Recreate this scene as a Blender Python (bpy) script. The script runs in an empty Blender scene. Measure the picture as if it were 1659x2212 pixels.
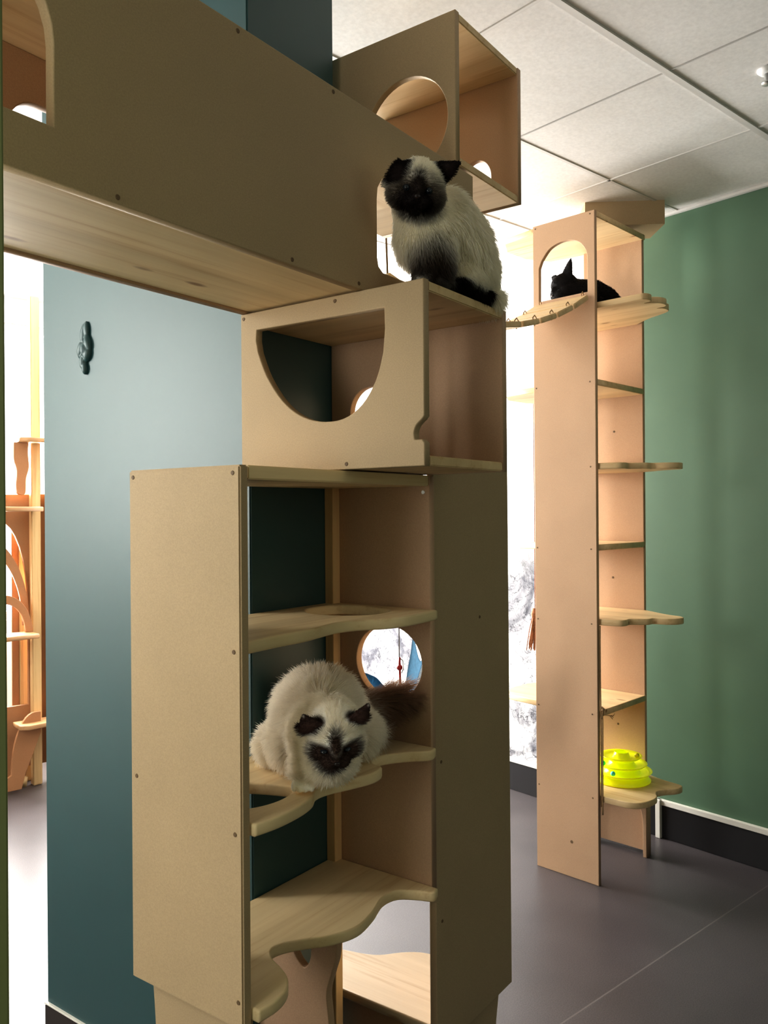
import bpy, bmesh, math, random
import numpy as np
from mathutils import Vector, Matrix
random.seed(7); rng = np.random.default_rng(7)
S = bpy.context.scene
COL = S.collection
PI = math.pi
H = 1.45                                     # camera height

# ------------------------------------------------------------------ frames
# the pillar with its cat furniture, the tall cat tower and the room each stand at their own angle on the floor
class Frame:
    def __init__(s, deg):
        s.rz = math.radians(deg)
        s.M = Matrix.Rotation(s.rz, 4, 'Z')
    def w(s, x, y, z=0): return s.M @ Vector((x, y, z))
A = Frame(54); T = Frame(46); R = Frame(41)

# ------------------------------------------------------------------ materials
def new_mat(name):
    m = bpy.data.materials.new(name); m.use_nodes = True
    nt = m.node_tree; b = nt.nodes['Principled BSDF']
    return m, nt, b
def N(nt, t, **kw):
    n = nt.nodes.new(t)
    for k, v in kw.items():
        if k in n.inputs: n.inputs[k].default_value = v
        else: setattr(n, k, v)
    return n
def ramp(nt, stops):
    r = nt.nodes.new('ShaderNodeValToRGB'); e = r.color_ramp.elements
    while len(e) < len(stops): e.new(0.5)
    for i, (p, c) in enumerate(stops):
        e[i].position = p; e[i].color = (*c, 1) if len(c) == 3 else c
    return r
def coords(nt, scale=(1, 1, 1), rot=(0, 0, 0)):
    tc = N(nt, 'ShaderNodeTexCoord'); mp = N(nt, 'ShaderNodeMapping')
    mp.inputs['Scale'].default_value = scale; mp.inputs['Rotation'].default_value = rot
    nt.links.new(tc.outputs['Object'], mp.inputs['Vector'])
    return mp.outputs['Vector']
def mixc(nt, fac, a, b, mode='MIX'):
    n = nt.nodes.new('ShaderNodeMix'); n.data_type = 'RGBA'; n.blend_type = mode
    for sock, v in ((n.inputs[0], fac), (n.inputs[6], a), (n.inputs[7], b)):
        if hasattr(v, 'is_linked') or hasattr(v, 'links'): nt.links.new(v, sock)
        elif isinstance(v, tuple): sock.default_value = (*v, 1) if len(v) == 3 else v
        else: sock.default_value = v
    return n.outputs[2]
def plain(name, col, rough=0.6, metal=0, noise=0.0, nscale=40):
    m, nt, b = new_mat(name)
    b.inputs['Roughness'].default_value = rough; b.inputs['Metallic'].default_value = metal
    if noise:
        v = coords(nt); n = N(nt, 'ShaderNodeTexNoise', Scale=nscale, Detail=4.0); nt.links.new(v, n.inputs['Vector'])
        r = ramp(nt, [(0.3, tuple(c * (1 - noise) for c in col)), (0.7, tuple(min(1, c * (1 + noise)) for c in col))])
        nt.links.new(n.outputs['Fac'], r.inputs['Fac']); nt.links.new(r.outputs['Color'], b.inputs['Base Color'])
    else: b.inputs['Base Color'].default_value = (*col, 1)
    return m
def mdf(name, col):
    m, nt, b = new_mat(name)
    v = coords(nt)
    n1 = N(nt, 'ShaderNodeTexNoise', Scale=420.0, Detail=3.0); nt.links.new(v, n1.inputs['Vector'])
    n2 = N(nt, 'ShaderNodeTexNoise', Scale=5.0, Detail=3.0); nt.links.new(v, n2.inputs['Vector'])
    r1 = ramp(nt, [(0.3, tuple(c * .93 for c in col)), (0.7, tuple(c * 1.06 for c in col))])
    r2 = ramp(nt, [(0.3, (.94, .94, .94)), (0.7, (1, 1, 1))])
    nt.links.new(n1.outputs['Fac'], r1.inputs['Fac']); nt.links.new(n2.outputs['Fac'], r2.inputs['Fac'])
    c = mixc(nt, 1.0, r1.outputs['Color'], r2.outputs['Color'], 'MULTIPLY')
    nt.links.new(c, b.inputs['Base Color'])
    b.inputs['Roughness'].default_value = 0.55; b.inputs['Specular IOR Level'].default_value = 0.25
    return m
def pine(name, axis, light=(.80, .62, .38), dark=(.62, .42, .21), knots=1.0):
    """glued pine board: long soft grain along one axis, lamellas of slightly different tone, elongated brown knots"""
    m, nt, b = new_mat(name)
    i = 'xyz'.index(axis)
    def stretched(along, across):
        s = [across] * 3; s[i] = along
        return coords(nt, tuple(s))
    n1 = N(nt, 'ShaderNodeTexNoise', Scale=1.0, Detail=5.0, Roughness=0.6); nt.links.new(stretched(2.2, 60), n1.inputs['Vector'])
    r1 = ramp(nt, [(0.30, light), (0.55, tuple((p * .75 + q * .25) for p, q in zip(light, dark))), (0.75, dark)])
    nt.links.new(n1.outputs['Fac'], r1.inputs['Fac'])
    n2 = N(nt, 'ShaderNodeTexNoise', Scale=1.0, Detail=1.0); nt.links.new(stretched(.4, 14), n2.inputs['Vector'])
    r2 = ramp(nt, [(0.35, (.86, .85, .82)), (0.65, (1, 1, 1))]); nt.links.new(n2.outputs['Fac'], r2.inputs['Fac'])
    c = mixc(nt, 1.0, r1.outputs['Color'], r2.outputs['Color'], 'MULTIPLY')
    vo = N(nt, 'ShaderNodeTexVoronoi', Scale=1.0, Randomness=1.0); nt.links.new(stretched(4.5, 12), vo.inputs['Vector'])
    vr = ramp(nt, [(0.055, (1, 1, 1)), (0.13, (0, 0, 0))]); nt.links.new(vo.outputs['Distance'], vr.inputs['Fac'])
    gate = N(nt, 'ShaderNodeMath', operation='GREATER_THAN'); gate.inputs[1].default_value = 1 - .75 * knots
    sep = N(nt, 'ShaderNodeSeparateColor'); nt.links.new(vo.outputs['Color'], sep.inputs['Color'])
    nt.links.new(sep.outputs['Red'], gate.inputs[0])
    mul = N(nt, 'ShaderNodeMath', operation='MULTIPLY'); nt.links.new(vr.outputs['Color'], mul.inputs[0]); nt.links.new(gate.outputs[0], mul.inputs[1])
    mul2 = N(nt, 'ShaderNodeMath', operation='MULTIPLY'); nt.links.new(mul.outputs[0], mul2.inputs[0]); mul2.inputs[1].default_value = .8
    c = mixc(nt, mul2.outputs[0], c, (.27, .13, .05))
    nt.links.new(c, b.inputs['Base Color'])
    b.inputs['Roughness'].default_value = 0.5; b.inputs['Specular IOR Level'].default_value = 0.3
    return m
MDF = mdf("mdf board", (.460, .350, .218))
MDFW = mdf('mdf board warm lit', (.53, .365, .24))  # same board as MDF, with warmer light put into its colour
PX = pine('pine grain x', 'x', (.87, .71, .45), (.68, .48, .25)); PY = pine('pine grain y', 'y'); PZ = pine('pine grain z', 'z', (.82, .60, .33), (.66, .42, .2))
SCREW = plain('screw hole', (.16, .10, .05), .6)
STEEL = plain('screw steel', (.6, .6, .58), .35, .9)
TEAL = plain('teal wall paint', (.008, .060, .062), .47, 0, .06, 3); TEAL.node_tree.nodes['Principled BSDF'].inputs['IOR'].default_value = 1.85
GREEN = plain('green wall paint', (.098, .172, .108), .5, 0, .05, 4)
OLIVE = plain('olive wall paint', (.26, .30, .12), .6, 0, .05, 4)
WHITE = plain('white trim', (.72, .70, .64), .5)
SKIRT = plain('dark vinyl skirting', (.018, .017, .018), .38)
BSKIRT = plain('brown vinyl skirting', (.03, .022, .018), .4)

def floor_mat():
    m, nt, b = new_mat('dark vinyl floor')
    v = coords(nt)
    n = N(nt, 'ShaderNodeTexNoise', Scale=260.0, Detail=4.0); nt.links.new(v, n.inputs['Vector'])
    n2 = N(nt, 'ShaderNodeTexNoise', Scale=3.0, Detail=4.0); nt.links.new(v, n2.inputs['Vector'])
    r = ramp(nt, [(0.3, (.060, .052, .054)), (0.7, (.105, .092, .094))]); nt.links.new(n.outputs['Fac'], r.inputs['Fac'])
    r2 = ramp(nt, [(0.3, (.85, .85, .85)), (0.7, (1.1, 1.1, 1.1))]); nt.links.new(n2.outputs['Fac'], r2.inputs['Fac'])
    c = mixc(nt, 1.0, r.outputs['Color'], r2.outputs['Color'], 'MULTIPLY')
    # welded seam of the vinyl sheet, along x at y = 1.445 of the room
    sp = N(nt, 'ShaderNodeSeparateXYZ'); nt.links.new(v, sp.inputs[0])
    s1 = N(nt, 'ShaderNodeMath', operation='SUBTRACT'); nt.links.new(sp.outputs['Y'], s1.inputs[0]); s1.inputs[1].default_value = 1.446
    s2 = N(nt, 'ShaderNodeMath', operation='ABSOLUTE'); nt.links.new(s1.outputs[0], s2.inputs[0])
    s3 = N(nt, 'ShaderNodeMath', operation='LESS_THAN'); nt.links.new(s2.outputs[0], s3.inputs[0]); s3.inputs[1].default_value = .0025
    s4 = N(nt, 'ShaderNodeMath', operation='MULTIPLY'); nt.links.new(s3.outputs[0], s4.inputs[0]); s4.inputs[1].default_value = .5
    c = mixc(nt, s4.outputs[0], c, (.2, .18, .17))
    nt.links.new(c, b.inputs['Base Color'])
    b.inputs['Roughness'].default_value = 0.36; b.inputs['Specular IOR Level'].default_value = 0.5
    return m
def ceiling_mat():
    m, nt, b = new_mat('ceiling tile')
    v = coords(nt)
    n = N(nt, 'ShaderNodeTexNoise', Scale=90.0, Detail=5.0); nt.links.new(v, n.inputs['Vector'])
    n2 = N(nt, 'ShaderNodeTexNoise', Scale=2.5, Detail=4.0); nt.links.new(v, n2.inputs['Vector'])
    r = ramp(nt, [(0.3, (.70, .685, .67)), (0.7, (.78, .765, .75))]); nt.links.new(n.outputs['Fac'], r.inputs['Fac'])
    r2 = ramp(nt, [(0.35, (.93, .92, .91)), (0.65, (1, 1, 1))]); nt.links.new(n2.outputs['Fac'], r2.inputs['Fac'])
    c = mixc(nt, 1.0, r.outputs['Color'], r2.outputs['Color'], 'MULTIPLY')
    nt.links.new(c, b.inputs['Base Color']); b.inputs['Roughness'].default_value = .8
    return m
def wallpaper_mat():
    """white wallpaper with grey ink washes, fine sketch lines and a few warm touches"""
    m, nt, b = new_mat('sketched wallpaper')
    v = coords(nt)
    w = N(nt, 'ShaderNodeTexNoise', Scale=2.6, Detail=6.0, Roughness=.62, Distortion=1.1); nt.links.new(v, w.inputs['Vector'])
    wr = ramp(nt, [(0.49, (.80, .80, .78)), (0.56, (.33, .33, .35)), (0.66, (.10, .10, .12))]); nt.links.new(w.outputs['Fac'], wr.inputs['Fac'])
    l = N(nt, 'ShaderNodeTexNoise', Scale=9.0, Detail=5.0, Distortion=2.5); nt.links.new(v, l.inputs['Vector'])
    lr = ramp(nt, [(0.485, (1, 1, 1)), (0.495, (.25, .25, .27)), (0.505, (.25, .25, .27)), (0.515, (1, 1, 1))]); nt.links.new(l.outputs['Fac'], lr.inputs['Fac'])
    vo = N(nt, 'ShaderNodeTexVoronoi', Scale=26.0, feature='DISTANCE_TO_EDGE'); nt.links.new(v, vo.inputs['Vector'])
    vr = ramp(nt, [(0.02, (.35, .35, .38)), (0.05, (1, 1, 1))]); nt.links.new(vo.outputs['Distance'], vr.inputs['Fac'])
    g = N(nt, 'ShaderNodeTexNoise', Scale=3.7, Detail=2.0); nt.links.new(v, g.inputs['Vector'])
    gr = ramp(nt, [(0.50, (0, 0, 0)), (0.62, (1, 1, 1))]); nt.links.new(g.outputs['Fac'], gr.inputs['Fac'])
    c = mixc(nt, 1.0, wr.outputs['Color'], lr.outputs['Color'], 'MULTIPLY')
    d = mixc(nt, 1.0, c, vr.outputs['Color'], 'MULTIPLY')
    c = mixc(nt, gr.outputs['Color'], c, d)
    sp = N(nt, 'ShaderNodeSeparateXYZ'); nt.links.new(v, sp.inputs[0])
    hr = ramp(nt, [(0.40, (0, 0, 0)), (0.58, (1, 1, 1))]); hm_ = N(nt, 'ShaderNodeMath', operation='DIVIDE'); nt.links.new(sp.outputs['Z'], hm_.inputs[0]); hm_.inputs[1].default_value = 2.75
    nt.links.new(hm_.outputs[0], hr.inputs['Fac']); c = mixc(nt, hr.outputs['Color'], c, (.86, .86, .85))     # drawing whitened upwards in the colour, standing in for overexposure by window light
    nt.links.new(c, b.inputs['Base Color']); b.inputs['Roughness'].default_value = .7
    return m
def toy_mat(name, col):
    m, nt, b = new_mat(name)
    b.inputs['Base Color'].default_value = (*col, 1); b.inputs['Roughness'].default_value = .18
    b.inputs['Transmission Weight'].default_value = .0
    b.inputs['Subsurface Weight'].default_value = .25; b.inputs['Subsurface Radius'].default_value = (1, 1, .2); b.inputs['Subsurface Scale'].default_value = .02
    b.inputs['Emission Color'].default_value = (.75, .85, 0, 1); b.inputs['Emission Strength'].default_value = .18   # added glow brightens the fluorescent-coloured plastic, which is no lamp
    return m
def glass_mat():
    m, nt, b = new_mat('window glass')
    out = nt.nodes['Material Output']
    t = N(nt, 'ShaderNodeBsdfTransparent'); g = N(nt, 'ShaderNodeBsdfGlossy', Roughness=.02); mx = N(nt, 'ShaderNodeMixShader'); mx.inputs[0].default_value = .06
    nt.links.new(t.outputs[0], mx.inputs[1]); nt.links.new(g.outputs[0], mx.inputs[2]); nt.links.new(mx.outputs[0], out.inputs['Surface'])
    return m
def attr_mat(name, rough=.75, hair=False):
    m, nt, b = new_mat(name)
    a = N(nt, 'ShaderNodeAttribute', attribute_name='fur_tone')
    nt.links.new(a.outputs['Color'], b.inputs['Base Color']); b.inputs['Roughness'].default_value = rough
    b.inputs['Specular IOR Level'].default_value = .15
    return m
FURM = attr_mat('cat skin tone'); HAIRM = attr_mat('cat fur', .7)
_nt = HAIRM.node_tree; _tr = N(_nt, 'ShaderNodeBsdfTranslucent'); _mx = N(_nt, 'ShaderNodeMixShader'); _mx.inputs[0].default_value = .45
_at = [n for n in _nt.nodes if n.type == 'ATTRIBUTE'][0]
_nt.links.new(_at.outputs['Color'], _tr.inputs['Color']); _nt.links.new(_nt.nodes['Principled BSDF'].outputs[0], _mx.inputs[1]); _nt.links.new(_tr.outputs[0], _mx.inputs[2]); _nt.links.new(_mx.outputs[0], _nt.nodes['Material Output'].inputs['Surface'])

# ------------------------------------------------------------------ object helpers
def link(name, me, mat, parent=None):
    o = bpy.data.objects.new(name, me); COL.objects.link(o)
    if mat is not None and not me.materials: me.materials.append(mat)
    if parent is not None: o.parent = parent
    return o
def tag(o, label=None, cat=None, group=None, kind=None):
    for k, v in (('label', label), ('category', cat), ('group', group), ('kind', kind)):
        if v: o[k] = v
    return o
def thing(name, frame, base, label, cat, group=None):
    o = bpy.data.objects.new(name, None); COL.objects.link(o)
    o.location = frame.w(*base); o.rotation_euler = (0, 0, frame.rz)
    o['base'] = base
    o.empty_display_size = .05
    return tag(o, label, cat, group)
def off(parent):
    return Vector(parent['base']) if parent is not None and 'base' in parent else Vector((0, 0, 0))
def mesh_from_bm(name, bm, smooth=False):
    bmesh.ops.recalc_face_normals(bm, faces=bm.faces)
    me = bpy.data.meshes.new(name); bm.to_mesh(me); bm.free()
    if smooth:
        for p in me.polygons: p.use_smooth = True
    return me
def spline(pts, closed=True, n=6):
    """Catmull-Rom through pts"""
    out = []; L = len(pts); rngs = L if closed else L - 1
    for i in range(rngs):
        p0, p1, p2, p3 = (pts[(i + k) % L] if closed else pts[min(max(i + k, 0), L - 1)] for k in (-1, 0, 1, 2))
        for j in range(n):
            t = j / n
            out.append(tuple(.5 * (2 * b + (c - a) * t + (2 * a - 5 * b + 4 * c - d) * t * t + (3 * b - a - 3 * c + d) * t ** 3) for a, b, c, d in zip(p0, p1, p2, p3)))
    if not closed: out.append(tuple(pts[-1]))
    return out
def circle(cx, cy, rx, ry=None, n=48, a0=0, a1=2 * PI):
    ry = ry or rx
    full = abs(a1 - a0 - 2 * PI) < 1e-6
    return [(cx + rx * math.cos(a0 + (a1 - a0) * i / (n if full else n - 1)), cy + ry * math.sin(a0 + (a1 - a0) * i / (n if full else n - 1))) for i in range(n)]
def rounded(x0, y0, x1, y1, r, n=6):
    out = []
    for cx, cy, a in ((x1 - r, y1 - r, 0), (x0 + r, y1 - r, PI / 2), (x0 + r, y0 + r, PI), (x1 - r, y0 + r, 1.5 * PI)):
        out += [(cx + r * math.cos(a + PI / 2 * i / n), cy + r * math.sin(a + PI / 2 * i / n)) for i in range(n + 1)]
    return out
def slab(name, plane, at, thick, outer, mat, parent, holes=(), bev=.0018):
    """a board: 2D outline with holes, given thickness, soft edges. plane x: (y,z) outline, from x=at to at+thick; y: (x,z); z: (x,y)"""
    cu = bpy.data.curves.new('outline', 'CURVE'); cu.dimensions = '2D'; cu.fill_mode = 'BOTH'
    cu.extrude = thick / 2 - bev; cu.bevel_depth = bev; cu.bevel_resolution = 1; cu.offset = -bev
    for poly in (outer, *holes):
        sp = cu.splines.new('POLY'); sp.points.add(len(poly) - 1); sp.use_cyclic_u = True
        for p, q in zip(sp.points, poly): p.co = (q[0], q[1], 0, 1)
    ob = bpy.data.objects.new('outline', cu); COL.objects.link(ob)
    dg = bpy.context.evaluated_depsgraph_get(); me = bpy.data.meshes.new_from_object(ob.evaluated_get(dg), depsgraph=dg)
    bpy.data.objects.remove(ob); bpy.data.curves.remove(cu)
    base = off(parent); c = at + thick / 2
    for v in me.vertices:
        p, q, r = v.co
        w = {'x': (c + r, p, q), 'y': (p, c + r, q), 'z': (p, q, c + r)}[plane]
        v.co = Vector(w) - base
    bm = bmesh.new(); bm.from_mesh(me); bmesh.ops.remove_doubles(bm, verts=bm.verts, dist=1e-6); bmesh.ops.recalc_face_normals(bm, faces=bm.faces); bm.to_mesh(me); bm.free()
    me.name = name; me.materials.clear()
    return link(name, me, mat, parent)
def rect(x0, y0, x1, y1): return [(x0, y0), (x1, y0), (x1, y1), (x0, y1)]
def board(name, lo, hi, mat, parent, bev=.002):
    """a straight board with eased edges"""
    base = off(parent); bm = bmesh.new(); bmesh.ops.create_cube(bm, size=1)
    for v in bm.verts: v.co = Vector([lo[i] if v.co[i] < 0 else hi[i] for i in range(3)]) - base
    if bev: bmesh.ops.bevel(bm, geom=bm.edges[:], offset=bev, segments=2, affect='EDGES')
    return link(name, mesh_from_bm(name, bm), mat, parent)
def tube(name, pts, rad, mat, parent, seg=8, flat=False):
    base = off(parent); bm = bmesh.new(); rings = []
    P = [Vector(p) - base for p in pts]; L = len(P)
    for i, p in enumerate(P):
        t = (P[min(i + 1, L - 1)] - P[max(i - 1, 0)]).normalized()
        up = Vector((0, 0, 1)) if abs(t.z) < .9 else Vector((1, 0, 0))
        u = t.cross(up).normalized(); v = u.cross(t)
        r = rad[i] if isinstance(rad, (list, tuple)) else rad
        rings.append([bm.verts.new(p + (u * math.cos(2 * PI * k / seg) + v * math.sin(2 * PI * k / seg)) * r) for k in range(seg)])
    for a, b in zip(rings, rings[1:]):
        for k in range(seg): bm.faces.new((a[k], a[(k + 1) % seg], b[(k + 1) % seg], b[k]))
    bm.faces.new(rings[0][::-1]); bm.faces.new(rings[-1])
    return link(name, mesh_from_bm(name, bm, True), mat, parent)
def lathe(name, prof, centre, mat, parent, seg=48):
    base = off(parent); bm = bmesh.new(); rings = []
    for r, z in prof:
        rings.append([bm.verts.new(Vector((centre[0] + r * math.cos(2 * PI * k / seg), centre[1] + r * math.sin(2 * PI * k / seg), centre[2] + z)) - base) for k in range(seg)])
    for a, b in zip(rings, rings[1:]):
        for k in range(seg): bm.faces.new((a[k], a[(k + 1) % seg], b[(k + 1) % seg], b[k]))
    return link(name, mesh_from_bm(name, bm, True), mat, parent)
def screw(plane, at, p, q, parent, r=.0042, mat=SCREW, sgn=-1):
    """a small round screw head, barely proud of the board"""
    base = off(parent); bm = bmesh.new()
    bmesh.ops.create_cone(bm, cap_ends=True, segments=14, radius1=r, radius2=r * .8, depth=.0016)
    for v in bm.verts:
        a, b, c = v.co; c = at + sgn * (c + .0002)
        v.co = Vector({'x': (c, p + a, q + b), 'y': (p + a, c, q + b), 'z': (p + a, q + b, c)}[plane]) - base
    return link('screw', mesh_from_bm('screw', bm), mat, parent)
def struct(name, frame, lo, hi, mat, bev=0, holes=None, plane=None):
    base = ((lo[0] + hi[0]) / 2, (lo[1] + hi[1]) / 2, lo[2])
    bm = bmesh.new(); bmesh.ops.create_cube(bm, size=1)
    for v in bm.verts: v.co = Vector([lo[i] if v.co[i] < 0 else hi[i] for i in range(3)])
    if bev: bmesh.ops.bevel(bm, geom=bm.edges[:], offset=bev, segments=2, affect='EDGES')
    me = mesh_from_bm(name, bm); o = link(name, me, mat); o.rotation_euler = (0, 0, frame.rz)
    return tag(o, kind='structure')
def struct_slab(name, frame, plane, at, thick, outer, holes, mat):
    o = slab(name, plane, at, thick, outer, mat, None, holes, bev=.0005); o.rotation_euler = (0, 0, frame.rz)
    return tag(o, kind='structure')

# ================================================================== THE ROOM
X0, X1, Y0, Y1, ZC = -1.0, 3.337, -2.6, 5.2, 2.75
struct('floor', R, (X0 - 1.6, Y0 - .2, -.08), (X1 + .2, Y1 + .2, 0), floor_mat())
struct('ceiling', R, (X0 - 1.6, Y0 - .2, ZC), (X1 + .2, Y1 + .2, ZC + .06), ceiling_mat())
struct('wall_right', R, (X1, Y0 - .2, 0), (X1 + .1, 2.09, ZC), GREEN)                 # green stretch of the back wall
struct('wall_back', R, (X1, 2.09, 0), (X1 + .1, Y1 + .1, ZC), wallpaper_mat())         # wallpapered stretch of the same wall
W2 = rect(.95, .82, 3.05, 2.60)
struct_slab('wall_window', R, 'y', Y1, .12, rect(X0 - .1, 0, X1 + .1, ZC), [W2], plain('pale wall', (.7, .69, .66), .7))
W4 = rect(2.72, 1.2, 3.30, 2.6)
struct_slab('wall_left', R, 'x', X0 - .12, .12, rect(1.2, 0, Y1, ZC), [W4], plain('light wall', (.66, .66, .62), .7))
struct('wall_entrance', R, (X0 - 1.6, Y0 - .1, 0), (X1 + .1, Y0, ZC), GREEN)
struct('wall_corridor', R, (X0 - 1.6, Y0, 0), (X0 - 1.5, 1.2, ZC), OLIVE)
struct('wall_passage', R, (X0 - 1.6, 1.2, 0), (X0, 1.3, ZC), OLIVE)
def window(name, frame, plane, at, r, depth, nx):
    (x0, z0), (x1, z1) = r[0], r[2]
    root = bpy.data.objects.new(name, None); COL.objects.link(root); root.rotation_euler = (0, 0, frame.rz); tag(root, kind='structure')
    bars = [rect(x0 + .05 + (x1 - x0 - .1) * k / nx + .02, z0 + .05, x0 + .05 + (x1 - x0 - .1) * (k + 1) / nx - .02, z1 - .05) for k in range(nx)]
    slab('window_frame', plane, at, depth, r, WHITE, root, bars)
    for b in bars: slab('pane', plane, at + depth / 2, .004, b, GLASS, root, bev=.0004)
GLASS = glass_mat()
window('window_1', R, 'y', Y1 + .03, W2, .05, 3)
window('window_2', R, 'x', X0 - .08, W4, .05, 2)
# the olive wall end beside the camera
struct('wall_near', Frame(30), (-.42, .547, 0), (.0524, .640, ZC), OLIVE, .001)
# pillar
struct('wall_pillar', A, (1.235, 1.242, 0), (1.518, 2.0, ZC), TEAL, .003)
struct('baseboard_pillar', A, (1.229, 1.236, 0), (1.524, 2.003, .168), BSKIRT, .002)
struct('trim_1', A, (1.2275, 1.2345, .168), (1.525, 2.0035, .173), WHITE, .001)
# skirting of the back wall
struct('baseboard_right', R, (X1 - .012, Y0, 0), (X1, Y1, .146), SKIRT, .003)
struct('trim_2', R, (X1 - .018, Y0, .146), (X1, Y1, .170), WHITE, .002)
struct('trim_3', R, (X1 - .028, 1.966, 0), (X1 - .004, 1.990, .17), WHITE, .002)
# ceiling grid
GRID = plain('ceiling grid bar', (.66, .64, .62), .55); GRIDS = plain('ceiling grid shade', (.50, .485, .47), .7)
tb = 4
def gridbar(lo, hi, mat):
    global tb
    struct('trim_%d' % tb, R, lo, hi, mat, .001); tb += 1
for k in range(-4, 5):
    x = 2.815 - .565 * (k + 1) if k >= 0 else None
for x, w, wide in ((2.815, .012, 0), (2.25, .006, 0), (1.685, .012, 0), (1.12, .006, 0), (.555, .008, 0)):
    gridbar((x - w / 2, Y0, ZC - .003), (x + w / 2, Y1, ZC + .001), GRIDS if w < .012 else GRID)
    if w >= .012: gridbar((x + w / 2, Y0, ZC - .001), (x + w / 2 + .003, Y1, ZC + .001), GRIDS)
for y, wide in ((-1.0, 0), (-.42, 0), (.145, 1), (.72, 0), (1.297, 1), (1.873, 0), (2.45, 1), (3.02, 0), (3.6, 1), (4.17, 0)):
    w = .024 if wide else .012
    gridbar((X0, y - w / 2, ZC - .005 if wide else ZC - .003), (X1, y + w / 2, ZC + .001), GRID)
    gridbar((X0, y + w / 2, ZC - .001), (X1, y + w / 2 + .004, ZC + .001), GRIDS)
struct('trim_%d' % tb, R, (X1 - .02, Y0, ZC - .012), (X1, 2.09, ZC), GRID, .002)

# ================================================================== TUNNEL BRIDGE (top left)
bz = 1.8585
br = thing('cat_tunnel', A, (.25, 1.08, bz), 'long enclosed wooden cat tunnel crossing in front of the pillar', 'cat tunnel')
arch = [(.335, 1.927), (.588, 1.927), (.588, 2.03)] + [(.4615 + .1265 * math.cos(a), 2.03 + .115 * math.sin(a)) for a in [PI * k / 16 for k in range(1, 16)]] + [(.335, 2.03)]
gate = [(1.276, 1.905), (1.50, 1.905), (1.53, 1.935), (1.53, 2.055), (1.50, 2.10), (1.30, 2.095), (1.275, 2.083), (1.261, 2.062), (1.258, 2.04), (1.258, 1.93), (1.262, 1.914)]
slab('front_panel', 'y', .925, .018, rect(.25, bz, 1.621, 2.200), MDF, br, [arch, gate])
bhole = [(.60 + .16, 2.06)] ; bh = rounded(.70, 1.95, .98, 2.105, .05)
slab('back_panel', 'y', 1.2225, .018, rect(.25, bz, 1.232, 2.182), MDFW, br, [bh])
board('floor_board', (.25, .943, bz + .004), (1.621, 1.2225, bz + .022), PX, br)
board('roof_board', (.25, .943, 2.182), (1.621, 1.2405, 2.200), PX, br)
for x in (.62, .90, 1.13): screw('y', .925, x, 2.19, br)
for x in (.68, 1.02, 1.20): screw('y', .925, x, 1.868, br)

# ================================================================== LOWER CUBBY (box with D-shaped hole)
cb = thing('cat_cubby', A, (1.36, 1.0, 1.53), 'wooden cat box with a D-shaped hole, on top of the shelf unit', 'cat box')
dh = [(1.196, 1.821), (1.197, 1.80)] + spline([(1.192, 1.776), (1.168, 1.725), (1.128, 1.674), (1.083, 1.641), (1.030, 1.624), (.973, 1.625), (.928, 1.648), (.895, 1.691), (.879, 1.739)], False, 4) + [(.875, 1.78), (.876, 1.819)]
fo = [(1.2405, 1.53), (1.2405, 1.858), (.791, 1.858), (.791, 1.618)] + spline([(.796, 1.612), (.808, 1.602), (.813, 1.590), (.812, 1.577)], False, 4) + [(.797, 1.577), (.791, 1.571), (.791, 1.53)]
slab('front_panel', 'x', 1.21, .018, fo, MDF, cb, [dh])
slab('back_panel', 'x', 1.501, .018, rect(.791, 1.53, 1.2405, 1.858), MDFW, cb, [circle(1.128, 1.678, .056)])
board('top_board', (1.228, .792, 1.839), (1.501, 1.2405, 1.857), PY, cb)
board('bottom_board', (1.228, .792, 1.531), (1.501, 1.2405, 1.549), PY, cb)
for y, z in ((1.232, 1.848), (.99, 1.848), (1.232, 1.542), (.965, 1.54)): screw('x', 1.21, y, z, cb)

# ================================================================== UPPER CUBE
uc = thing('cat_cubby', A, (1.70, 1.12, 2.207), 'open wooden cat cube with a round hole, highest of all, under the ceiling', 'cat box')
z0, z1 = 2.207, 2.539
slab('side_panel', 'x', 1.547, .018, rect(.925, z0, 1.34, z1), MDF, uc, [circle(1.058, 2.318, .113, .112)])
slab('back_panel', 'x', 1.843, .018, rect(.925, z0, 1.34, z1), MDFW, uc, [[(1.085, 2.232)] + circle(1.043, 2.285, .043, .052, 24, 0, PI)[::1][0:0] + circle(1.043, 2.29, .043, .05, 24, 0, PI) + [(1.0, 2.232)]])
board('top_board', (1.565, .926, z1 - .018), (1.843, 1.34, z1), PY, uc)
board('bottom_board', (1.565, .926, z0), (1.843, 1.34, z0 + .018), PY, uc)
# ================================================================== SHELF UNIT
su = thing('cat_shelf_unit', A, (1.22, 1.1, 0), 'tall open wooden shelf unit against the teal pillar, a cat crouching on it', 'cat shelves')
board('side_panel', (.940, .969, .615), (.960, 1.252, 1.528), MDF, su, .003)
bh2 = circle(1.081, 1.115, .0895, .082)
board_outline = rect(.969, .62, 1.242, 1.528)
slab('side_panel', 'x', 1.50, .020, board_outline, MDFW, su, [bh2])
board('batten', (1.474, 1.217, .10), (1.4995, 1.2415, 1.505), PZ, su, .001)
board('top_board', (.960, .970, 1.505), (1.4995, 1.2415, 1.528), PX, su)
def shelf(zt, front, holes=(), left=.9605, right=1.4995, back=1.2415, th=.022):
    return slab('shelf', 'z', zt - th, th, front + [(right, back), (left, back)], PX, su, holes, bev=.004)
shelf(1.24, spline([(.961, .978), (1.04, .984), (1.11, .984), (1.17, .994), (1.225, 1.003), (1.275, .992), (1.32, .962), (1.37, .946), (1.43, .945), (1.499, .950)], False, 5),
      [spline([(1.318, 1.160), (1.36, 1.198), (1.41, 1.206), (1.462, 1.185), (1.474, 1.125), (1.445, 1.04), (1.40, 1.018), (1.35, 1.024), (1.31, 1.075), (1.303, 1.12)], True, 4)])
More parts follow.
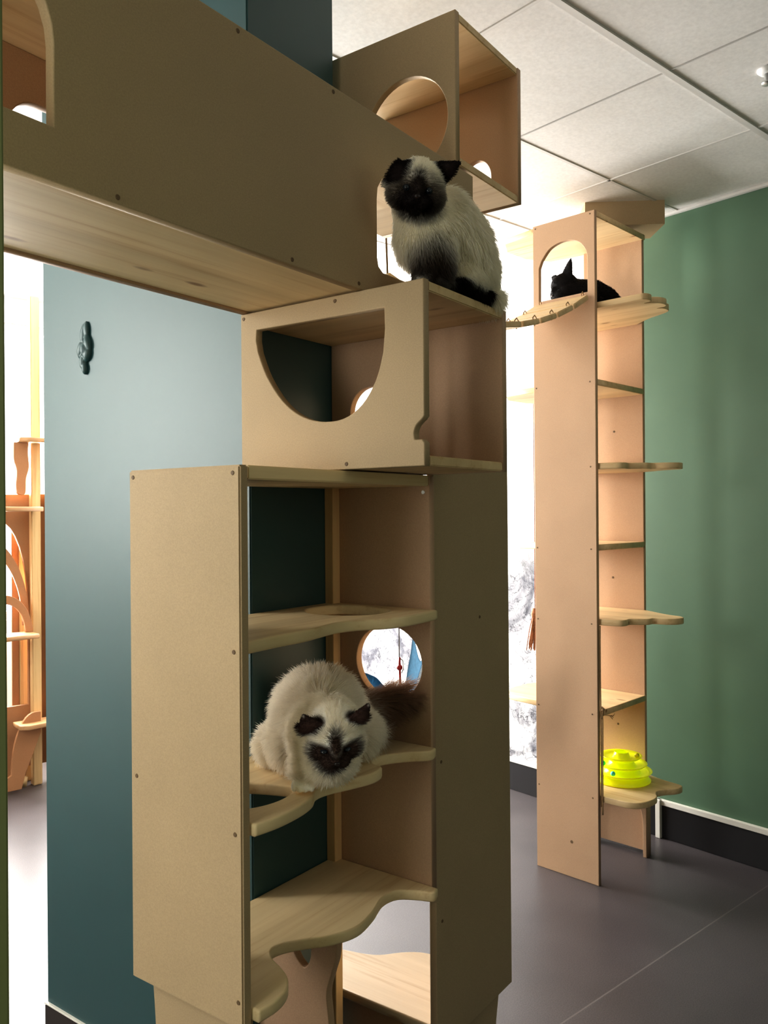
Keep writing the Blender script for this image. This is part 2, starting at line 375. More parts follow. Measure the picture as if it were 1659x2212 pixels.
shelf(.945, spline([(.961, .962), (1.01, .956), (1.07, .960), (1.115, .972), (1.15, .992), (1.19, .990), (1.235, .974), (1.285, .962), (1.325, .972), (1.335, 1.0), (1.36, 1.018), (1.395, 1.012), (1.435, .986), (1.47, .952), (1.499, .956)], False, 5),
      [spline([(1.13, 1.055), (1.132, 1.03), (1.10, 1.014), (1.055, 1.010), (1.01, 1.025), (.985, 1.06), (.985, 1.11), (1.01, 1.145), (1.06, 1.15), (1.10, 1.125)], True, 4)])
shelf(.645, spline([(.961, .956), (1.0, .953), (1.035, .962), (1.062, .985), (1.078, 1.015), (1.092, 1.05), (1.112, 1.071), (1.138, 1.068), (1.17, 1.048), (1.216, 1.012), (1.27, .993), (1.335, 1.004), (1.395, 1.024), (1.437, 1.018), (1.46, .985), (1.476, .950), (1.499, .954)], False, 5))
# lower base boards that carry the unit
slab('base_panel', 'x', .9605, .018, [(.995, 0), (1.225, 0), (1.215, .45)] + spline([(1.212, .50), (1.216, .56), (1.222, .622)], False, 4) + [(.985, .622)], MDF, su)
slab('base_panel', 'x', 1.25, .018, spline([(1.03, .622), (1.032, .58), (1.045, .54), (1.056, .50), (1.05, .44), (1.04, .3), (1.04, 0)], False, 5) + [(1.2415, 0), (1.2415, .622)], MDFW, su, [spline([(1.10, .60), (1.125, .612), (1.15, .595), (1.14, .555), (1.115, .535), (1.098, .56)], True, 5)])
screw('x', .940, .985, 1.515, su); screw('x', .940, 1.24, 1.515, su); screw('x', .940, .985, 1.225, su); screw('x', .940, .985, .93, su); screw('x', .940, 1.235, .98, su); screw('x', .940, .98, .66, su)
screw('x', 1.50, .985, 1.492, su, .005, STEEL); 
# ================================================================== SIDE UNIT beyond the shelf unit
sd = thing('cat_shelf_unit', A, (1.70, 1.05, 0), 'wooden side board and low pale shelf behind the pillar shelf unit', 'cat shelves')
slab('side_panel', 'y', .972, .018, [(1.5215, .30), (1.555, .265), (1.872, .265), (1.866, 1.80), (1.5215, 1.80)], MDF, sd)
slab('base_panel', 'y', .978, .018, [(1.60, 0), (1.80, 0), (1.80, .20), (1.815, .265), (1.60, .265)], MDF, sd)
slab('shelf', 'z', .303, .022, spline([(1.5215, .991), (1.70, .991), (1.80, .995), (1.776, 1.128), (1.765, 1.175), (1.738, 1.214), (1.695, 1.254), (1.674, 1.297), (1.661, 1.345), (1.63, 1.42)], False, 5) + [(1.5215, 1.42)], pine('pale pine shelf', 'y', (.52, .41, .29), (.40, .29, .18)), sd, bev=.004)
slab('support_panel', 'x', 1.56, .018, [(1.0, 0), (1.06, 0), (1.06, .12)] + [(1.14 - .08 * math.cos(a), .12 + .09 * math.sin(a)) for a in [PI * k / 12 for k in range(13)]] + [(1.22, 0), (1.35, 0), (1.35, .303), (1.0, .303)], MDFW, sd)
screw('y', .972, 1.545, .9, sd); screw('y', .972, 1.545, .55, sd); screw('y', .972, 1.72, 1.2, sd)

# ================================================================== TALL CAT TOWER
P1x, P2x, ty0, ty1 = 2.868, 3.266, 1.631, 1.912
tw = thing('cat_tower', T, (3.07, 1.77, 0), 'floor-to-ceiling wooden cat tower with scalloped shelves beside the green wall', 'cat tower')
ph = [(1.663, 2.30), (1.885, 2.30), (1.884, 2.435)] + spline([(1.872, 2.463), (1.838, 2.501), (1.80, 2.517), (1.762, 2.521), (1.72, 2.513), (1.69, 2.494), (1.669, 2.464)], False, 4) + [(1.663, 2.44)]
slab('side_panel', 'x', P1x, .018, rect(ty0, 0, ty1, 2.612), MDFW, tw, [ph])
slab('side_panel', 'x', P2x, .018, [(1.622, 0), (1.65, 0), (1.65, .016), (ty1 - .03, .016), (ty1 - .03, 0), (ty1, 0), (ty1, 2.60), (1.636, 2.60), (1.636, .32), (1.622, .32)], MDFW, tw)
slab('arch_panel', 'x', 3.236, .0295, [(1.618, 0), (1.634, 0), (1.634, .13)] + [(1.7545 - .1205 * math.cos(a), .13 + .165 * math.sin(a)) for a in [PI * k / 18 for k in range(1, 18)]] + [(1.875, .13), (1.875, 0), (1.905, 0), (1.905, .320), (1.618, .320)], MDFW, tw, bev=.002)
xl, xr = P1x + .0185, P2x - .0005
def tshelf(zt, outline, th=.024):
    return slab('shelf', 'z', zt - th, th, outline, PY, tw, bev=.003)
backr = [(xr, 1.93), (xr - .02, 2.08), (xr - .12, 2.14), (xl + .12, 2.14), (xl + .02, 2.08), (xl, 1.93)]
sc = spline([(xl, 1.66), (xl, 1.47), (2.892, 1.44), (2.915, 1.430), (2.942, 1.437), (2.950, 1.468), (2.958, 1.452), (2.982, 1.427), (3.02, 1.418), (3.052, 1.432), (3.060, 1.470), (3.072, 1.455), (3.105, 1.448), (3.14, 1.462), (3.165, 1.50), (3.20, 1.57), (xr, 1.66)], False, 4)
tshelf(2.258, sc + [(xr, ty1), (xl, ty1)])
tip = spline([(xl, 1.60), (2.90, 1.552), (2.93, 1.54), (2.965, 1.545), (2.985, 1.515), (3.015, 1.49), (3.045, 1.487), (3.06, 1.44), (3.09, 1.41), (3.13, 1.405), (3.165, 1.43), (3.19, 1.50), (xr, 1.62)], False, 4)
for z in (1.634, 1.030): tshelf(z, tip + [(xr, ty1), (xl, ty1)])
low = spline([(xl, 1.60), (2.892, 1.515), (2.925, 1.478), (2.97, 1.465), (3.02, 1.466), (3.055, 1.486), (3.085, 1.496), (3.12, 1.482), (3.16, 1.455), (3.197, 1.447), (3.22, 1.465), (3.236, 1.55), (xr, 1.63)], False, 4)
tshelf(.345, low + [(xr, ty1), (xl, ty1)])
for z in (2.612, 1.96, .672): tshelf(z, [(xl, ty0), (xr + (.018 if z > 2.6 else 0), ty0)] + [(p[0] + (.018 if z > 2.6 and p[0] > 3.2 else 0), p[1]) for p in backr])
tshelf(1.318, [(xl, ty0), (xr, ty0), (xr, 2.0), (xl, 2.0)])
for y, z in ((1.76, 2.34), (1.77, 1.79), (1.78, 1.16), (1.76, .53)): screw('x', P2x, y, z, tw, .005)
for y, z in ((1.65, 2.60), (1.90, 2.60), (1.655, 1.95), (1.90, 1.95), (1.655, 1.62), (1.655, 1.30), (1.90, 1.30), (1.655, 1.01), (1.90, 1.01), (1.655, .66), (1.90, .66), (1.655, .335), (1.90, .335)): screw('x', P1x, y, z, tw, .0035)
screw('x', P1x, 1.75, .14, tw, .007)

# block between tower and ceiling
cbx = thing('ceiling_box', T, (3.22, 1.72, 2.612), 'brown board box wedged between the tall cat tower and the ceiling', 'box')
u = Vector((3.322 - 3.110, 1.560 - 1.812)).normalized(); nrm = Vector((-u.y, u.x))
if nrm.dot(Vector((.72, .69))) < 0: nrm = -nrm
c0, c1 = Vector((3.110, 1.812)), Vector((3.322, 1.560))
bm = bmesh.new(); q = [c0, c1, c1 + nrm * .13 - u * .03, c0 + nrm * .13]
vb = [bm.verts.new(Vector((p.x, p.y, 2.650)) - off(cbx)) for p in q[:2]] + [bm.verts.new(Vector((p.x, p.y, 2.632)) - off(cbx)) for p in q[2:]]
vt = [bm.verts.new(Vector((p.x, p.y, ZC)) - off(cbx)) for p in q]
bm.faces.new(vb); bm.faces.new(vt)
for k in range(4): bm.faces.new((vb[k], vb[(k + 1) % 4], vt[(k + 1) % 4], vt[k]))
link('box_shell', mesh_from_bm('box_shell', bm), MDF, cbx)
board('cleat', (3.10, 1.74, 2.6125), (3.20, 1.80, 2.66), MDF, cbx)

# ================================================================== HANGING SLAT BRIDGE between tower and the cube
hb = thing('hanging_bridge', T, (2.4, 1.77, 2.1), 'sagging hanging bridge of wooden slats leaving the tall cat tower', 'hanging bridge')
path = [(2.866 - .098 * k, 0) for k in range(12)]
def sag(x):
    t = (2.866 - x)
    return 2.292 - .58 * t + .40 * t * t
SLAT = pine('pine slat', 'y', (.80, .63, .40), (.64, .45, .24), .3)
ROPE = plain('jute rope', (.34, .22, .11), .9, 0, .2, 200)
pos = 2.858
for k in range(10):
    xa, xb = pos - .006, pos - .108; za, zb = sag(xa), sag(xb); pos -= .112
    base = off(hb); bm = bmesh.new()
    d = Vector((xb - xa, 0, zb - za)).normalized(); up = Vector((-d.z, 0, d.x)); up = up if up.z > 0 else -up
    for x_, z_ in ((xa, za), (xb, zb)):
        for y_ in (1.652, 1.892):
            for h in (0, -.02): bm.verts.new(Vector((x_, y_, z_)) + up * h - base)
    bmesh.ops.convex_hull(bm, input=bm.verts); bmesh.ops.dissolve_limit(bm, angle_limit=.02, verts=bm.verts, edges=bm.edges); bmesh.ops.bevel(bm, geom=bm.edges[:], offset=.003, segments=2, affect='EDGES')
    sl = link('slat', mesh_from_bm('slat', bm), SLAT, hb)
    for y_ in (1.675, 1.868):
        a = Vector((xa, y_, za)) + Vector((-.008, 0, .004)); bq = Vector((xa, y_, za)) + Vector((.008 if k == 0 else .016, 0, .006))
        tube('rope_loop', [a, (a + bq) / 2 + Vector((0, 0, .010)), bq, (a + bq) / 2 + Vector((0, 0, -.028)), a], .0022, ROPE, hb, 6)

for y_ in (1.665, 1.879): tube('cord', [(2.866 - 1.12, y_, sag(2.866 - 1.12) - .005), (1.73, y_, 2.5), (1.70, y_, ZC)], .003, ROPE, hb, 6)
# ================================================================== YELLOW TRACK TOY
tc = (3.120, 1.668, .3455)
ty = thing('cat_track_toy', T, tc, 'bright yellow tiered ball track tower on the lowest tower shelf', 'cat toy')
Y1m = toy_mat('yellow plastic', (.86, .90, .02))
lathe('base_ring', [(.0, .002), (.116, .002), (.117, .005), (.110, .009), (.104, .026), (.092, .030)], tc, Y1m, ty)
for r, z in ((.121, .033), (.102, .062), (.082, .092)):
    lathe('track_tier', [(r - .055, z + .022), (r - .047, z + .002), (r - .036, z - .002), (r - .014, z + .003), (r, z + .010), (r + .0012, z + .0085), (r - .012, z - .0015), (r - .030, z - .008), (r - .034, z - .014), (r - .032, z - .032)], tc, Y1m, ty)
lathe('top_cap', [(.0, .100), (.018, .099), (.024, .095), (.026, .088), (.027, .07)], tc, Y1m, ty)
for nm, a, r, z, c in (('ball', 2.6, .083, .070, (.05, .75, .45)), ('ball', 3.3, .10, .045, (.12, .7, .85)), ('ball', 5.2, .062, .098, (.85, .75, .03))):
    bm = bmesh.new(); bmesh.ops.create_uvsphere(bm, u_segments=16, v_segments=10, radius=.010)
    for v in bm.verts: v.co += Vector((r * math.cos(a), r * math.sin(a), z + .004))
    link('ball', mesh_from_bm('ball', bm, True), plain('ball ' + str(a), c, .2), ty)

# ================================================================== SMALL THINGS
# sisal cord on the tower edge
cd = thing('sisal_cord', T, (2.895, 1.618, .3), 'thin sisal cord hanging with a frayed knot down the tower edge', 'cord')
tube('cord', [(2.881, 1.6255 + .001 * math.sin(z * 9), z) for z in [1.005 - .035 * k for k in range(21)]], .0028, ROPE, cd, 6)
tube('cord', [(2.8825, 1.6195 + .001 * math.sin(z * 7), z) for z in [.66 - .035 * k for k in range(12)]], .003, ROPE, cd, 6)
tube('knot', [(2.880, 1.622, .690), (2.886, 1.615, .682), (2.888, 1.62, .674), (2.881, 1.622, .645)], .005, ROPE, cd, 8)
for k in range(4): tube('frayed_end', [(2.888, 1.614, .66), (2.912 + .004 * k, 1.605 - .003 * k, .655), (2.926 + .005 * k, 1.60, .640 + .006 * k)], .0013, ROPE, cd, 5)
# raffia tassel
pw = Vector((.66, 3.83, 1.10))
tl = thing('rope_tassel', Frame(0), (pw.x + .03, pw.y, .80), 'brown raffia tassel hanging beside the left edge of the tall tower', 'tassel')
RAF = plain('raffia', (.42, .20, .11), .85, 0, .25, 120)
tube('cord', [(pw.x + .035, pw.y, 2.0 - .1 * k) for k in range(11)], .002, RAF, tl, 6)
tube('binding', [(pw.x + .032, pw.y, 1.0), (pw.x + .03, pw.y, .975), (pw.x + .03, pw.y, .955)], [.008, .014, .010], RAF, tl)
for k in range(26):
    a = random.uniform(0, 2 * PI); s = random.uniform(.006, .034)
    tube('strand', [(pw.x + .03 + .006 * math.cos(a), pw.y + .006 * math.sin(a), .965), (pw.x + .028 + s * .7 * math.cos(a), pw.y + s * .7 * math.sin(a), .90), (pw.x + .022 + s * math.cos(a), pw.y + s * math.sin(a), .80 + random.uniform(0, .04))], .0022, RAF, tl, 5)
# red bead toy on a string, seen through the round hole
hx, hy = .046, 2.62
ht = thing('hanging_bead_toy', Frame(0), (hx, hy, .85), 'red bead on a string seen through the round hole above the crouching cat', 'toy')
RED = plain('red bead', (.45, .03, .03), .35); STR = plain('grey string', (.25, .22, .22), .8)
tube('string', [(hx - .001, hy, 2.083 - .0785 * k) for k in range(15)], .0018, STR, ht, 6)
bm = bmesh.new(); bmesh.ops.create_uvsphere(bm, u_segments=18, v_segments=12, radius=.0095)
for v in bm.verts: v.co += Vector((hx, hy, .958)) - off(ht)
link('bead', mesh_from_bm('bead', bm, True), RED, ht)
tube('cord', [(hx, hy, .99), (hx, hy, .97), (hx + .001, hy, .93), (hx + .003, hy, .85)], .0035, RED, ht, 8)
tube('loop', [(hx, hy, .988), (hx + .010, hy, .98), (hx + .012, hy, .955), (hx + .006, hy, .94)], .0015, STR, ht, 6)
# blue hammock behind the shelf unit
hm = thing('cat_hammock', Frame(0), (.0, 3.0, .7), 'blue fabric cat hammock with pale stitched rim seen through the round hole', 'hammock')
BLUE = plain('blue felt', (.09, .24, .36), .9, 0, .15, 90); STI = plain('pale thread', (.75, .75, .72), .8)
rimp = spline([(-.2, .86), (-.12, .842), (-.068, .826), (-.03, .80), (.02, .765), (.07, .757), (.10, .79), (.119, .857), (.138, .924), (.155, 1.01)], False, 6)
bm = bmesh.new(); rows = []
for x, z in rimp:
    rows.append([bm.verts.new(Vector((x * (1 - .35 * t) + .01 * t, 3.0 + .22 * t, z - .10 * math.sin(PI * t) - .02)) - off(hm)) for t in [k / 8 for k in range(9)]])
for a, b in zip(rows, rows[1:]):
    for k in range(8): bm.faces.new((a[k], a[k + 1], b[k + 1], b[k]))
bmesh.ops.solidify(bm, geom=bm.faces[:], thickness=.006)
link('sling', mesh_from_bm('sling', bm, True), BLUE, hm)
bm = bmesh.new()
rim2 = []
for i, (x, z) in enumerate(rimp):
    p = Vector(rimp[max(i - 1, 0)]); q_ = Vector(rimp[min(i + 1, len(rimp) - 1)]); t = (q_ - p).normalized(); n_ = Vector((t.y, -t.x)); n_ = n_ if n_.y < 0 or n_.x > 0 else -n_
    rim2.append((bm.verts.new(Vector((x, 2.995, z)) - off(hm)), bm.verts.new(Vector((x + n_.x * .035, 2.99, z + n_.y * .035)) - off(hm))))
for a, b in zip(rim2, rim2[1:]): bm.faces.new((a[0], a[1], b[1], b[0]))
bmesh.ops.solidify(bm, geom=bm.faces[:], thickness=.005)
rimo = link('rim', mesh_from_bm('rim', bm), BLUE, hm)
bm = bmesh.new()
fine = spline([(x, z) for x, z in rimp], False, 2)
for i in range(0, len(fine) - 1):
    x, z = fine[i]; bmesh.ops.create_cube(bm, size=1, matrix=Matrix.Translation(Vector((x + .006, 2.985, z - .004)) - off(hm)) @ Matrix.Diagonal((.012, .003, .003, 1)))
link('stitching', mesh_from_bm('stitching', bm), STI, rimo)
for x, z in (rimp[0], rimp[-1]): tube('cord', [(x, 3.0, z), (x * 1.1, 3.05, 1.6), (x * 1.2, 3.1, ZC)], .003, STR, hm, 6)
# relief ornament on the pillar
orn = thing('wall_ornament', A, (1.2345, 1.809, 1.80), 'small teal painted relief ornament on the lit pillar face', 'ornament')
def blobs_mesh(bl, vox, smooth_it=4):
    bm = bmesh.new()
    for c, r, Rm in bl:
        bmesh.ops.create_icosphere(bm, subdivisions=3, radius=1, matrix=Matrix.Translation(c) @ Rm.to_4x4() @ Matrix.Diagonal((r[0], r[1], r[2], 1)))
    me = bpy.data.meshes.new('blobs'); bm.to_mesh(me); bm.free()
    o = bpy.data.objects.new('blobs', me); COL.objects.link(o)
    m = o.modifiers.new('r', 'REMESH'); m.mode = 'VOXEL'; m.voxel_size = vox; m.use_smooth_shade = True
    if smooth_it:
        sm = o.modifiers.new('s', 'SMOOTH'); sm.factor = .5; sm.iterations = smooth_it
    dg = bpy.context.evaluated_depsgraph_get(); out = bpy.data.meshes.new_from_object(o.evaluated_get(dg), depsgraph=dg)
    bpy.data.objects.remove(o); bpy.data.meshes.remove(me)
    for p in out.polygons: p.use_smooth = True
    return out
I3 = Matrix.Identity(3)
ol = []
for dy, z, ry, rz, an, dp in ((.004, .098, .010, .028, 8, .010), (-.008, .108, .007, .022, -6, .008), (-.014, .075, .009, .022, -18, .012), (.014, .060, .011, .024, 14, .012), (-.004, .058, .012, .022, 0, .016), (-.012, .045, .010, .018, 20, .012), (.006, .030, .010, .022, 6, .012), (.0, .012, .008, .016, 0, .010)):
    ol.append((Vector((-.003, dy, z)), (dp, ry, rz), Matrix.Rotation(math.radians(an), 3, 'X')))
me = blobs_mesh(ol, .0022, 2); me.materials.clear(); link('relief', me, TEAL, orn)
# ceiling sprinkler / sensor
cs = thing('ceiling_sprinkler', R, (2.470, 1.098, ZC - .05), 'small white sprinkler head on the ceiling at the right edge', 'sprinkler')
WP = plain('white plastic', (.85, .85, .85), .3)
lathe('flange', [(0, .05), (.030, .05), (.030, .046), (.022, .038), (.014, .036), (0, .036)], (2.470, 1.098, ZC - .05), WP, cs, 24)
lathe('deflector', [(0, .036), (.010, .036), (.010, .014), (.018, .012), (.018, .008), (0, .006)], (2.470, 1.098, ZC - .05), STEEL, cs, 24)

# ================================================================== FAR CLIMBING FRAME (seen past the left of the pillar)
cf = thing('climbing_frame', R, (1.45, 4.66, 0), 'far warm lit wooden climbing frame with arches, left of the pillar', 'cat climbing frame')
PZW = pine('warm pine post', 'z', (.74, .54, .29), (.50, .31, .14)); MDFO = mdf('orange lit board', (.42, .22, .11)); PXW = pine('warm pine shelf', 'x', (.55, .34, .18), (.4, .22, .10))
def gothic(x0, x1, zb, zs, zt):
    out = [(x0, zb), (x1, zb), (x1, zs)]; c = (x0 + x1) / 2
    for k in range(1, 8):
        t = k / 8; out.append((x1 - (x1 - c) * (1 - math.cos(t * PI / 2)), zs + (zt - zs) * math.sin(t * PI / 2)))
    out.append((c, zt))
    for k in range(7, 0, -1):
        t = k / 8; out.append((x0 + (c - x0) * (1 - math.cos(t * PI / 2)), zs + (zt - zs) * math.sin(t * PI / 2)))
    return out + [(x0, zs)]
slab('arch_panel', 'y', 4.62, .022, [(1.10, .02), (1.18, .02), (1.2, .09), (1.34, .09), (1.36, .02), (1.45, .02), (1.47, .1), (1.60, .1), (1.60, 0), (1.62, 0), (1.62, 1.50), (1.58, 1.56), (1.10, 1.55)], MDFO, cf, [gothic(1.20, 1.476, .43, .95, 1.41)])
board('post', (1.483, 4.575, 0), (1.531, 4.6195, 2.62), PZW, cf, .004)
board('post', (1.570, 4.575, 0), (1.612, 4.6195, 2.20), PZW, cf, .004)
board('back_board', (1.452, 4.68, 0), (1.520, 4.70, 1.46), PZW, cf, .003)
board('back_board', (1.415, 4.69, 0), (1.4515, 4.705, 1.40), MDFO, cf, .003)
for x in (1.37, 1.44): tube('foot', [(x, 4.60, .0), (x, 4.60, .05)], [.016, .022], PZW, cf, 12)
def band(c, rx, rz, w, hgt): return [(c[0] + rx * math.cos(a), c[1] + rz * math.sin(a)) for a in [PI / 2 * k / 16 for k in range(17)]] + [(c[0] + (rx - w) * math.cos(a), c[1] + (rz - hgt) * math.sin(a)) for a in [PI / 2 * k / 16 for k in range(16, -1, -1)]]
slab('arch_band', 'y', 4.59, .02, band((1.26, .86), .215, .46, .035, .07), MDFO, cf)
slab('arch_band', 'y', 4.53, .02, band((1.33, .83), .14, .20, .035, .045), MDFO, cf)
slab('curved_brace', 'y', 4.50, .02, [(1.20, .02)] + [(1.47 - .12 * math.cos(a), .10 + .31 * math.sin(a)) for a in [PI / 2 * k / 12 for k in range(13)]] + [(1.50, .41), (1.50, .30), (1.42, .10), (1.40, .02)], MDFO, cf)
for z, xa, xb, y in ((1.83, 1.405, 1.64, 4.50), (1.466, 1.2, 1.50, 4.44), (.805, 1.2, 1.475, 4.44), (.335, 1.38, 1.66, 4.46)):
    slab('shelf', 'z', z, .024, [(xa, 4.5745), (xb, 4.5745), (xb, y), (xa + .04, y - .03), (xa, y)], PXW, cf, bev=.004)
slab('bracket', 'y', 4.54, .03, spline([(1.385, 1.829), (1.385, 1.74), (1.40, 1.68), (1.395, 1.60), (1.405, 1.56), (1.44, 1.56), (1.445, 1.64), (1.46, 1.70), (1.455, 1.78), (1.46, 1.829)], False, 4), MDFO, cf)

# ================================================================== CATS
def rot_to(zdir, up=(0, 0, 1)):
    z = Vector(zdir).normalized(); x = Vector(up).cross(z).normalized(); y = z.cross(x)
    return Matrix((x, y, z)).transposed()
def limb(pts, rads, n=5):
    out = []
    for (p, q), (a, b) in zip(zip(pts, pts[1:]), zip(rads, rads[1:])):
        for k in range(n):
            t = k / n; r = a + (b - a) * t
            out.append((Vector(p).lerp(Vector(q), t), (r, r, r), I3))
    r = rads[-1]; out.append((Vector(pts[-1]), (r, r, r), I3))
    return out
def head_blobs(c, Rm, s=1.0):
    """skull, cheeks, brow, nose bridge, muzzle, chin; local x = the cat's left as seen, y = crown, z = out of the face"""
    out = []
    def B(p, r, rm=I3): out.append((c + Rm @ (Vector(p) * s), tuple(q * s for q in r), Rm @ rm))
    B((0, .004, -.008), (.046, .042, .046))
    for q in (-1, 1):
        B((q * .025, -.014, .012), (.024, .022, .026)); B((q * .010, -.021, .040), (.013, .011, .013))
    B((0, -.002, .033), (.0115, .016, .018)); B((0, -.014, .046), (.009, .007, .008)); B((0, -.031, .030), (.014, .011, .014)); B((0, .022, .012), (.026, .018, .022))
    return out
def ear_blobs(c, Rm, s, root, out_dir, face_dir, h=.050, w=.021):
    """a flat triangular ear that tapers to its tip"""
    o = Rm @ Vector(out_dir).normalized(); f = Rm @ Vector(face_dir); f = (f - o * f.dot(o)).normalized(); x = o.cross(f)
    M3 = Matrix((x, o, f)).transposed(); root = c + Rm @ (Vector(root) * s)
    out = []
    for k in range(9):
        t = k / 8; ww = w * (1 - t) ** .75 + .0035
        out.append((root + o * (h * s * t), (ww * s, .009 * s, .0048 * s), M3))
    return out
def ellip(p, c, r, Rm=None):
    d = p - np.array(c)
    if Rm is not None: d = d @ np.array(Rm)
    return np.sqrt(((d / np.array(r)) ** 2).sum(1))
def sstep(e0, e1, x):
    t = np.clip((x - e0) / (e1 - e0), 0, 1); return t * t * (3 - 2 * t)
def paint(col, p, c, r, tone, soft=.35, Rm=None, amount=1.0):
    m = (1 - sstep(1 - soft, 1 + soft, ellip(p, c, r, Rm)))[:, None] * amount
    return col * (1 - m) + np.array(tone) * m
def build_cat(name, loc, frame, blobs, vox, colour, length, comb, count, label, lift=.35, rad=.00036, smooth_it=3, grav=.25):
    me = blobs_mesh(blobs, vox, smooth_it); me.materials.clear(); me.name = name
    nv = len(me.vertices); co = np.empty(nv * 3); me.vertices.foreach_get('co', co); co = co.reshape(-1, 3)
    at = me.attributes.new('fur_tone', 'FLOAT_COLOR', 'POINT')
    c = np.ones((nv, 4)); c[:, :3] = colour(co); at.data.foreach_set('color', c.ravel())
    o = link(name, me, FURM); o.location = frame.w(*loc); o.rotation_euler = (0, 0, frame.rz)
    tag(o, label, 'cat')
    # fur: hair strands grown from the skin
    me.calc_loop_triangles(); nt_ = len(me.loop_triangles)
    tri = np.empty(nt_ * 3, dtype=np.int32); me.loop_triangles.foreach_get('vertices', tri); tri = tri.reshape(-1, 3)
    nor = np.empty(nv * 3); me.vertices.foreach_get('normal', nor); nor = nor.reshape(-1, 3)
    a, b, d = co[tri[:, 0]], co[tri[:, 1]], co[tri[:, 2]]
    area = np.linalg.norm(np.cross(b - a, d - a), axis=1); ti = rng.choice(nt_, count, p=area / area.sum())
    u, v = rng.random(count), rng.random(count); f = u + v > 1; u[f], v[f] = 1 - u[f], 1 - v[f]
    w0 = (1 - u - v)[:, None]; u = u[:, None]; v = v[:, None]
    p = a[ti] * w0 + b[ti] * u + d[ti] * v
    n = nor[tri[ti, 0]] * w0 + nor[tri[ti, 1]] * u + nor[tri[ti, 2]] * v; n /= np.linalg.norm(n, axis=1)[:, None] + 1e-9
    L = length(p) * rng.uniform(.65, 1.2, count)
    keep = L > .0008
    p, n, L = p[keep], n[keep], L[keep]; k = len(p)
    t = comb(p, n); t = t - n * (t * n).sum(1)[:, None]; t /= np.linalg.norm(t, axis=1)[:, None] + 1e-9
    # neighbouring strands lean together into tufts
    cell = np.floor(p / .012).astype(np.int64); hsh = (cell[:, 0] * 73856093 ^ cell[:, 1] * 19349663 ^ cell[:, 2] * 83492791) % 4096
    jit = rng.normal(0, .07, (4096, 3))[hsh] + rng.normal(0, .11, (k, 3))
    d0 = n * lift + t * (1 - lift) + jit; d0 /= np.linalg.norm(d0, axis=1)[:, None]
    d1 = d0 + t * .5 + np.array([0, 0, -grav]); d1 /= np.linalg.norm(d1, axis=1)[:, None]
    q0 = p - n * .0006; q1 = p + d0 * (L * .4)[:, None]; q2 = q1 + (d0 * .5 + d1 * .5) * (L * .32)[:, None]; q3 = q2 + d1 * (L * .3)[:, None]
    pts = np.stack([q0, q1, q2, q3], 1).reshape(-1, 3)
    hc = bpy.data.hair_curves.new('fur'); hc.add_curves([4] * k)
    hc.attributes['position'].data.foreach_set('vector', pts.astype(np.float32).ravel())
    ra = hc.attributes.get('radius') or hc.attributes.new('radius', 'FLOAT', 'POINT')
    ra.data.foreach_set('value', np.tile(np.array([1.0, .9, .65, .12]) * rad, k).astype(np.float32))
    hcol = np.ones((k, 4)); hcol[:, :3] = colour(p) * np.minimum(rng.uniform(.92, 1.05, (k, 1)), 1.05); hcol = np.repeat(hcol, 4, 0)
    ha = hc.attributes.new('fur_tone', 'FLOAT_COLOR', 'POINT'); ha.data.foreach_set('color', hcol.astype(np.float32).ravel())
    hc.materials.append(HAIRM)
    ho = bpy.data.objects.new('fur', hc); COL.objects.link(ho); ho.parent = o; ho['kind'] = 'stuff'
    return o
def ball(name, c, r, mat, parent, sc=(1, 1, 1), Rm=I3):
    bm = bmesh.new(); bmesh.ops.create_uvsphere(bm, u_segments=20, v_segments=14, radius=1, matrix=Matrix.Translation(c) @ Rm.to_4x4() @ Matrix.Diagonal((r * sc[0], r * sc[1], r * sc[2], 1)))
    return link(name, mesh_from_bm(name, bm, True), mat, parent)
EYE = plain('cat eye', (.018, .024, .030), .12); PUP = plain('cat pupil', (.004, .004, .005), .05); NOSE = plain('cat nose', (.02, .012, .01), .35)
def face(o, c, Rm, s, open_=1.0):
    for q in (-1, 1):
        e = ball('eye', c + Rm @ (Vector((q * .0185, -.003, .0325)) * s), .0066 * s, EYE, o, (1, open_, 1), Rm)
        ball('pupil', c + Rm @ (Vector((q * .0190, -.0035, .0358)) * s), .0038 * s, PUP, e, (.8, open_, 1), Rm)
    ball('nose', c + Rm @ (Vector((0, -.0135, .0535)) * s), .0045 * s, NOSE, o, (1.2, .8, .7), Rm)
def a_loc(b): return np.array(b)
def inframe(frame, v): return frame.M.to_3x3().inverted() @ Vector(v)     # world direction into the frame
CREAM = np.array([.97, .935, .84])

# ---- cat 1: sitting on the box, head turned to the camera
B1 = Vector((1.36, .83, 1.858))
f1 = inframe(A, (.02, -.93, -.37)); up1 = inframe(A, (.13, 0, 1))
H1 = rot_to(f1, up1); h1 = Vector((1.235, .820, 2.028)) - B1; s1 = 1.06
V = lambda x, y, z: Vector((x, y, z + .002)) - B1
bl = head_blobs(h1, H1, s1)
EL1 = ((-.030, .003, .014), (-.18, .85, -.12), .030); ER1 = ((.026, .022, -.002), (.80, .52, -.15), .044)
bl += ear_blobs(h1, H1, s1, EL1[0], EL1[1], (-.15, .1, 1), EL1[2], .027) + ear_blobs(h1, H1, s1, ER1[0], ER1[1], (.6, .1, .8), ER1[2], .022)
bl += limb([V(1.262, .835, 2.005), V(1.296, .848, 1.965), V(1.32, .85, 1.955)], [.045, .050, .057])
bl += limb([V(1.30, .842, 1.985), V(1.345, .840, 1.995), V(1.40, .842, 1.965), V(1.445, .842, 1.925)], [.055, .062, .070, .062])
bl += [(V(1.43, .842, 1.910), (.062, .055, .055), I3), (V(1.405, .815, 1.905), (.055, .030, .052), I3), (V(1.40, .875, 1.905), (.055, .030, .05), I3)]
